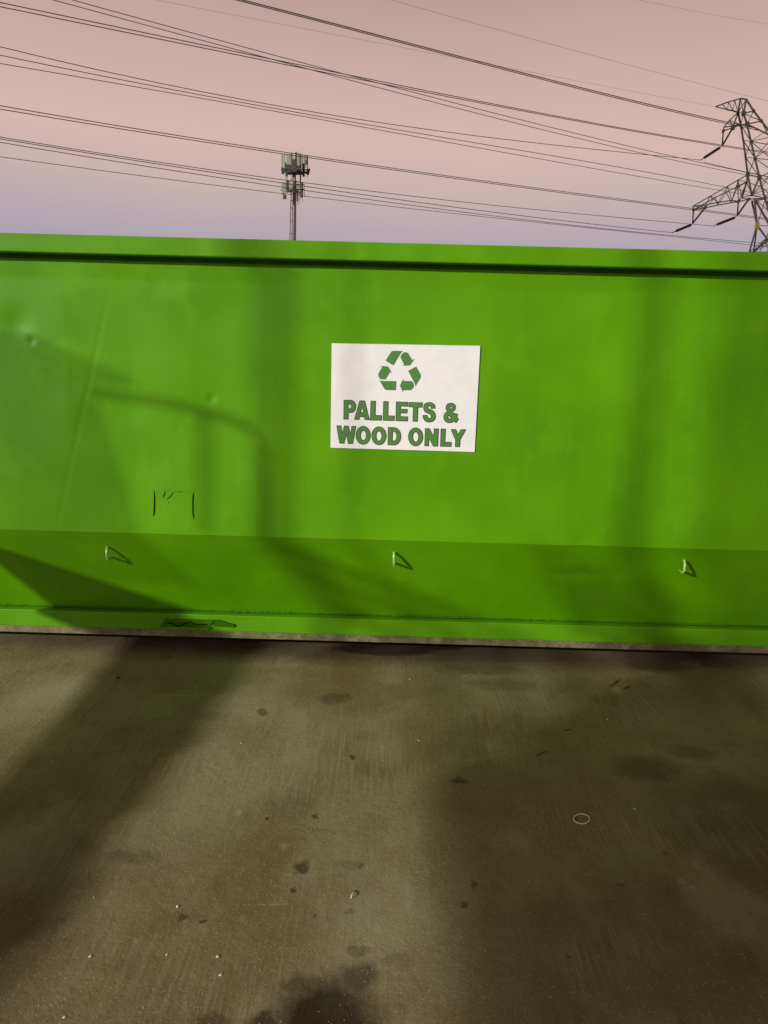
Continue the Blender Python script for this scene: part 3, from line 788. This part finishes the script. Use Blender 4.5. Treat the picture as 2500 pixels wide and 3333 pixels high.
# added low slats that shade a band of ground, top lower towards the rear
v = [(XT-.04, -4.2, zx(-1.5) + GZ), (XT+.04, -4.2, zx(-1.5) + GZ), (XT+.04, 2.75, zx(-1.46) + GZ), (XT-.04, 2.75, zx(-1.46) + GZ),
     (XT-.04, -4.2, .7), (XT+.04, -4.2, .7), (XT+.04, 2.75, zx(-.66) + .045 + GZ), (XT-.04, 2.75, zx(-.66) + .045 + GZ)]
v = [(a, (-1.7 if b < -4 else b), c) for a, b, c in v]; v[4] = (XT-.04, -1.7, zx(-1.1) - .06 + GZ); v[5] = (XT+.04, -1.7, zx(-1.1) - .06 + GZ)
zlo, zr, zf = v[0][2], v[4][2], v[6][2]
z = zlo
while z < zf - .02:
    t_ = max(0, (z - zr) / (zf - zr))
    ya = -1.7 + t_ * 4.45 + random.uniform(-.08, .08)
    vv, ff = box_geo(XT - .008, XT + .008, ya, 2.75, z, z + .0215)
    mesh_obj('shade_low_slat', vv, ff, M_shade_caster, tr); z += .030
z = zx(.10)
while z < zx(1.9):
    kk = max(.2, .75 + 1.5 * noise.noise(Vector((z * 7.0, 2, 5))))
    if z < zx(1.9):
        box('shade_side_slat', (XT-.008, XT+.008, -4.6, -.604 + random.uniform(.1, .7), z, z + .0195), M_shade_caster, tr)
    if z < 1.86: box('shade_side_slat', (XT-.008, XT+.008, -.6, 1.39, z, z + .0095 * (.62 + .55 * math.sin(z * 42))), M_shade_caster, tr)
    z += .030
for i in range(16):
    z = 2.02 + i * .03
    kk = max(0, .6 + 2.2 * noise.noise(Vector((z * 6.0, 8, 5))))
    if kk > .15: box('shade_upper_slat', (XT-.008, XT+.008, -1.6, .25, z, z + .010 * kk), M_shade_caster, tr)
rp = [cast(-.64, .68), cast(-.645, 1.0), cast(-.66, 1.17), cast(-.70, 1.235), cast(-.76, 1.275), cast(-.87, 1.31), cast(-1.12, 1.37), cast(-1.5, 1.41)]
for k_ in (-1, 0, 1):
    tube('shade_rail', [p + Vector((0, k_ * .014, k_ * .014)) for p in rp], .0045, M_shade_caster, tr, 6)
    tube('shade_stake', [cast(-.95 + k_ * .03, .70), cast(-.95 + k_ * .03, 1.335)], .004, M_shade_caster, tr, 6)
for i in range(52):
    x = -2.12 + i * .0165
    topz = 1.68 + (x + 1.78) * (-.19 / .47) if x > -1.85 else 1.70
    if x < -1.48: segs = [(.45, topz)]
    else: segs = [(1.45 + (x + 1.48) * .05, topz), (.45, 1.35 - (x + 1.48) * 3.3)]
    for a, b in segs:
        if b - a > .02: tube('shade_bar', [cast(x, a), cast(x, b)], .0023, M_shade_caster, tr, 4)
for xx in (-3.5, -1.6, .2):
    pass
for yy in (-3.6, -2.7):
    vs, fs = tube_geo([(XT - .35, yy, .38), (XT - .1, yy, .38)], .36, 24); mesh_obj('unseen_rack_wheel', vs, fs, M_shade_caster, tr, True)
    box('unseen_rack_post', (XT - .09, XT - .045, yy - .05, yy + .05, .3, .80), M_shade_caster, tr)
# added unseen raised screens that cast shade bands on the side panel
for gy, beam, panels, lab in (
        (1.0, (-6.0, -1.78), ((-.70, -.46, .0050), (-.20, -.14, .0025), (1.17, 1.36, .0048)), 'added unseen low slatted screens just left of the camera, casting shade bands on the container'),
        (-1.2, (-9.0, -2.3), ((1.56, 3.3, .0050),), 'added unseen higher slatted screens behind the camera on the left, shading the container')):
    gan = empty('unseen_shade_screen', (beam[0], gy, GZ))
    tag(gan, lab, 'gantry', 'added unseen slatted screens that cast shade')  # not a real gantry; added screens out of view that cast shade
    dy = D0 - gy; z0 = dy * TE + .05; z1_ = dy * TE + 2.45
    for a, b, wd in panels:
        x = a - dy * T50
        while x < b - dy * T50:
            box('shade_screen_slat', (x, x + wd, gy, gy + .008, z0, z1_), M_shade_caster, gan); x += .032
    box('shade_screen_beam', (beam[0], beam[1], gy + .012, gy + .04, z1_, z1_ + .05), M_shade_caster, gan)
    for x in beam[:1]: box('shade_screen_post', (x, x + .05, gy + .05, gy + .09, GZ, z1_), M_shade_caster, gan)
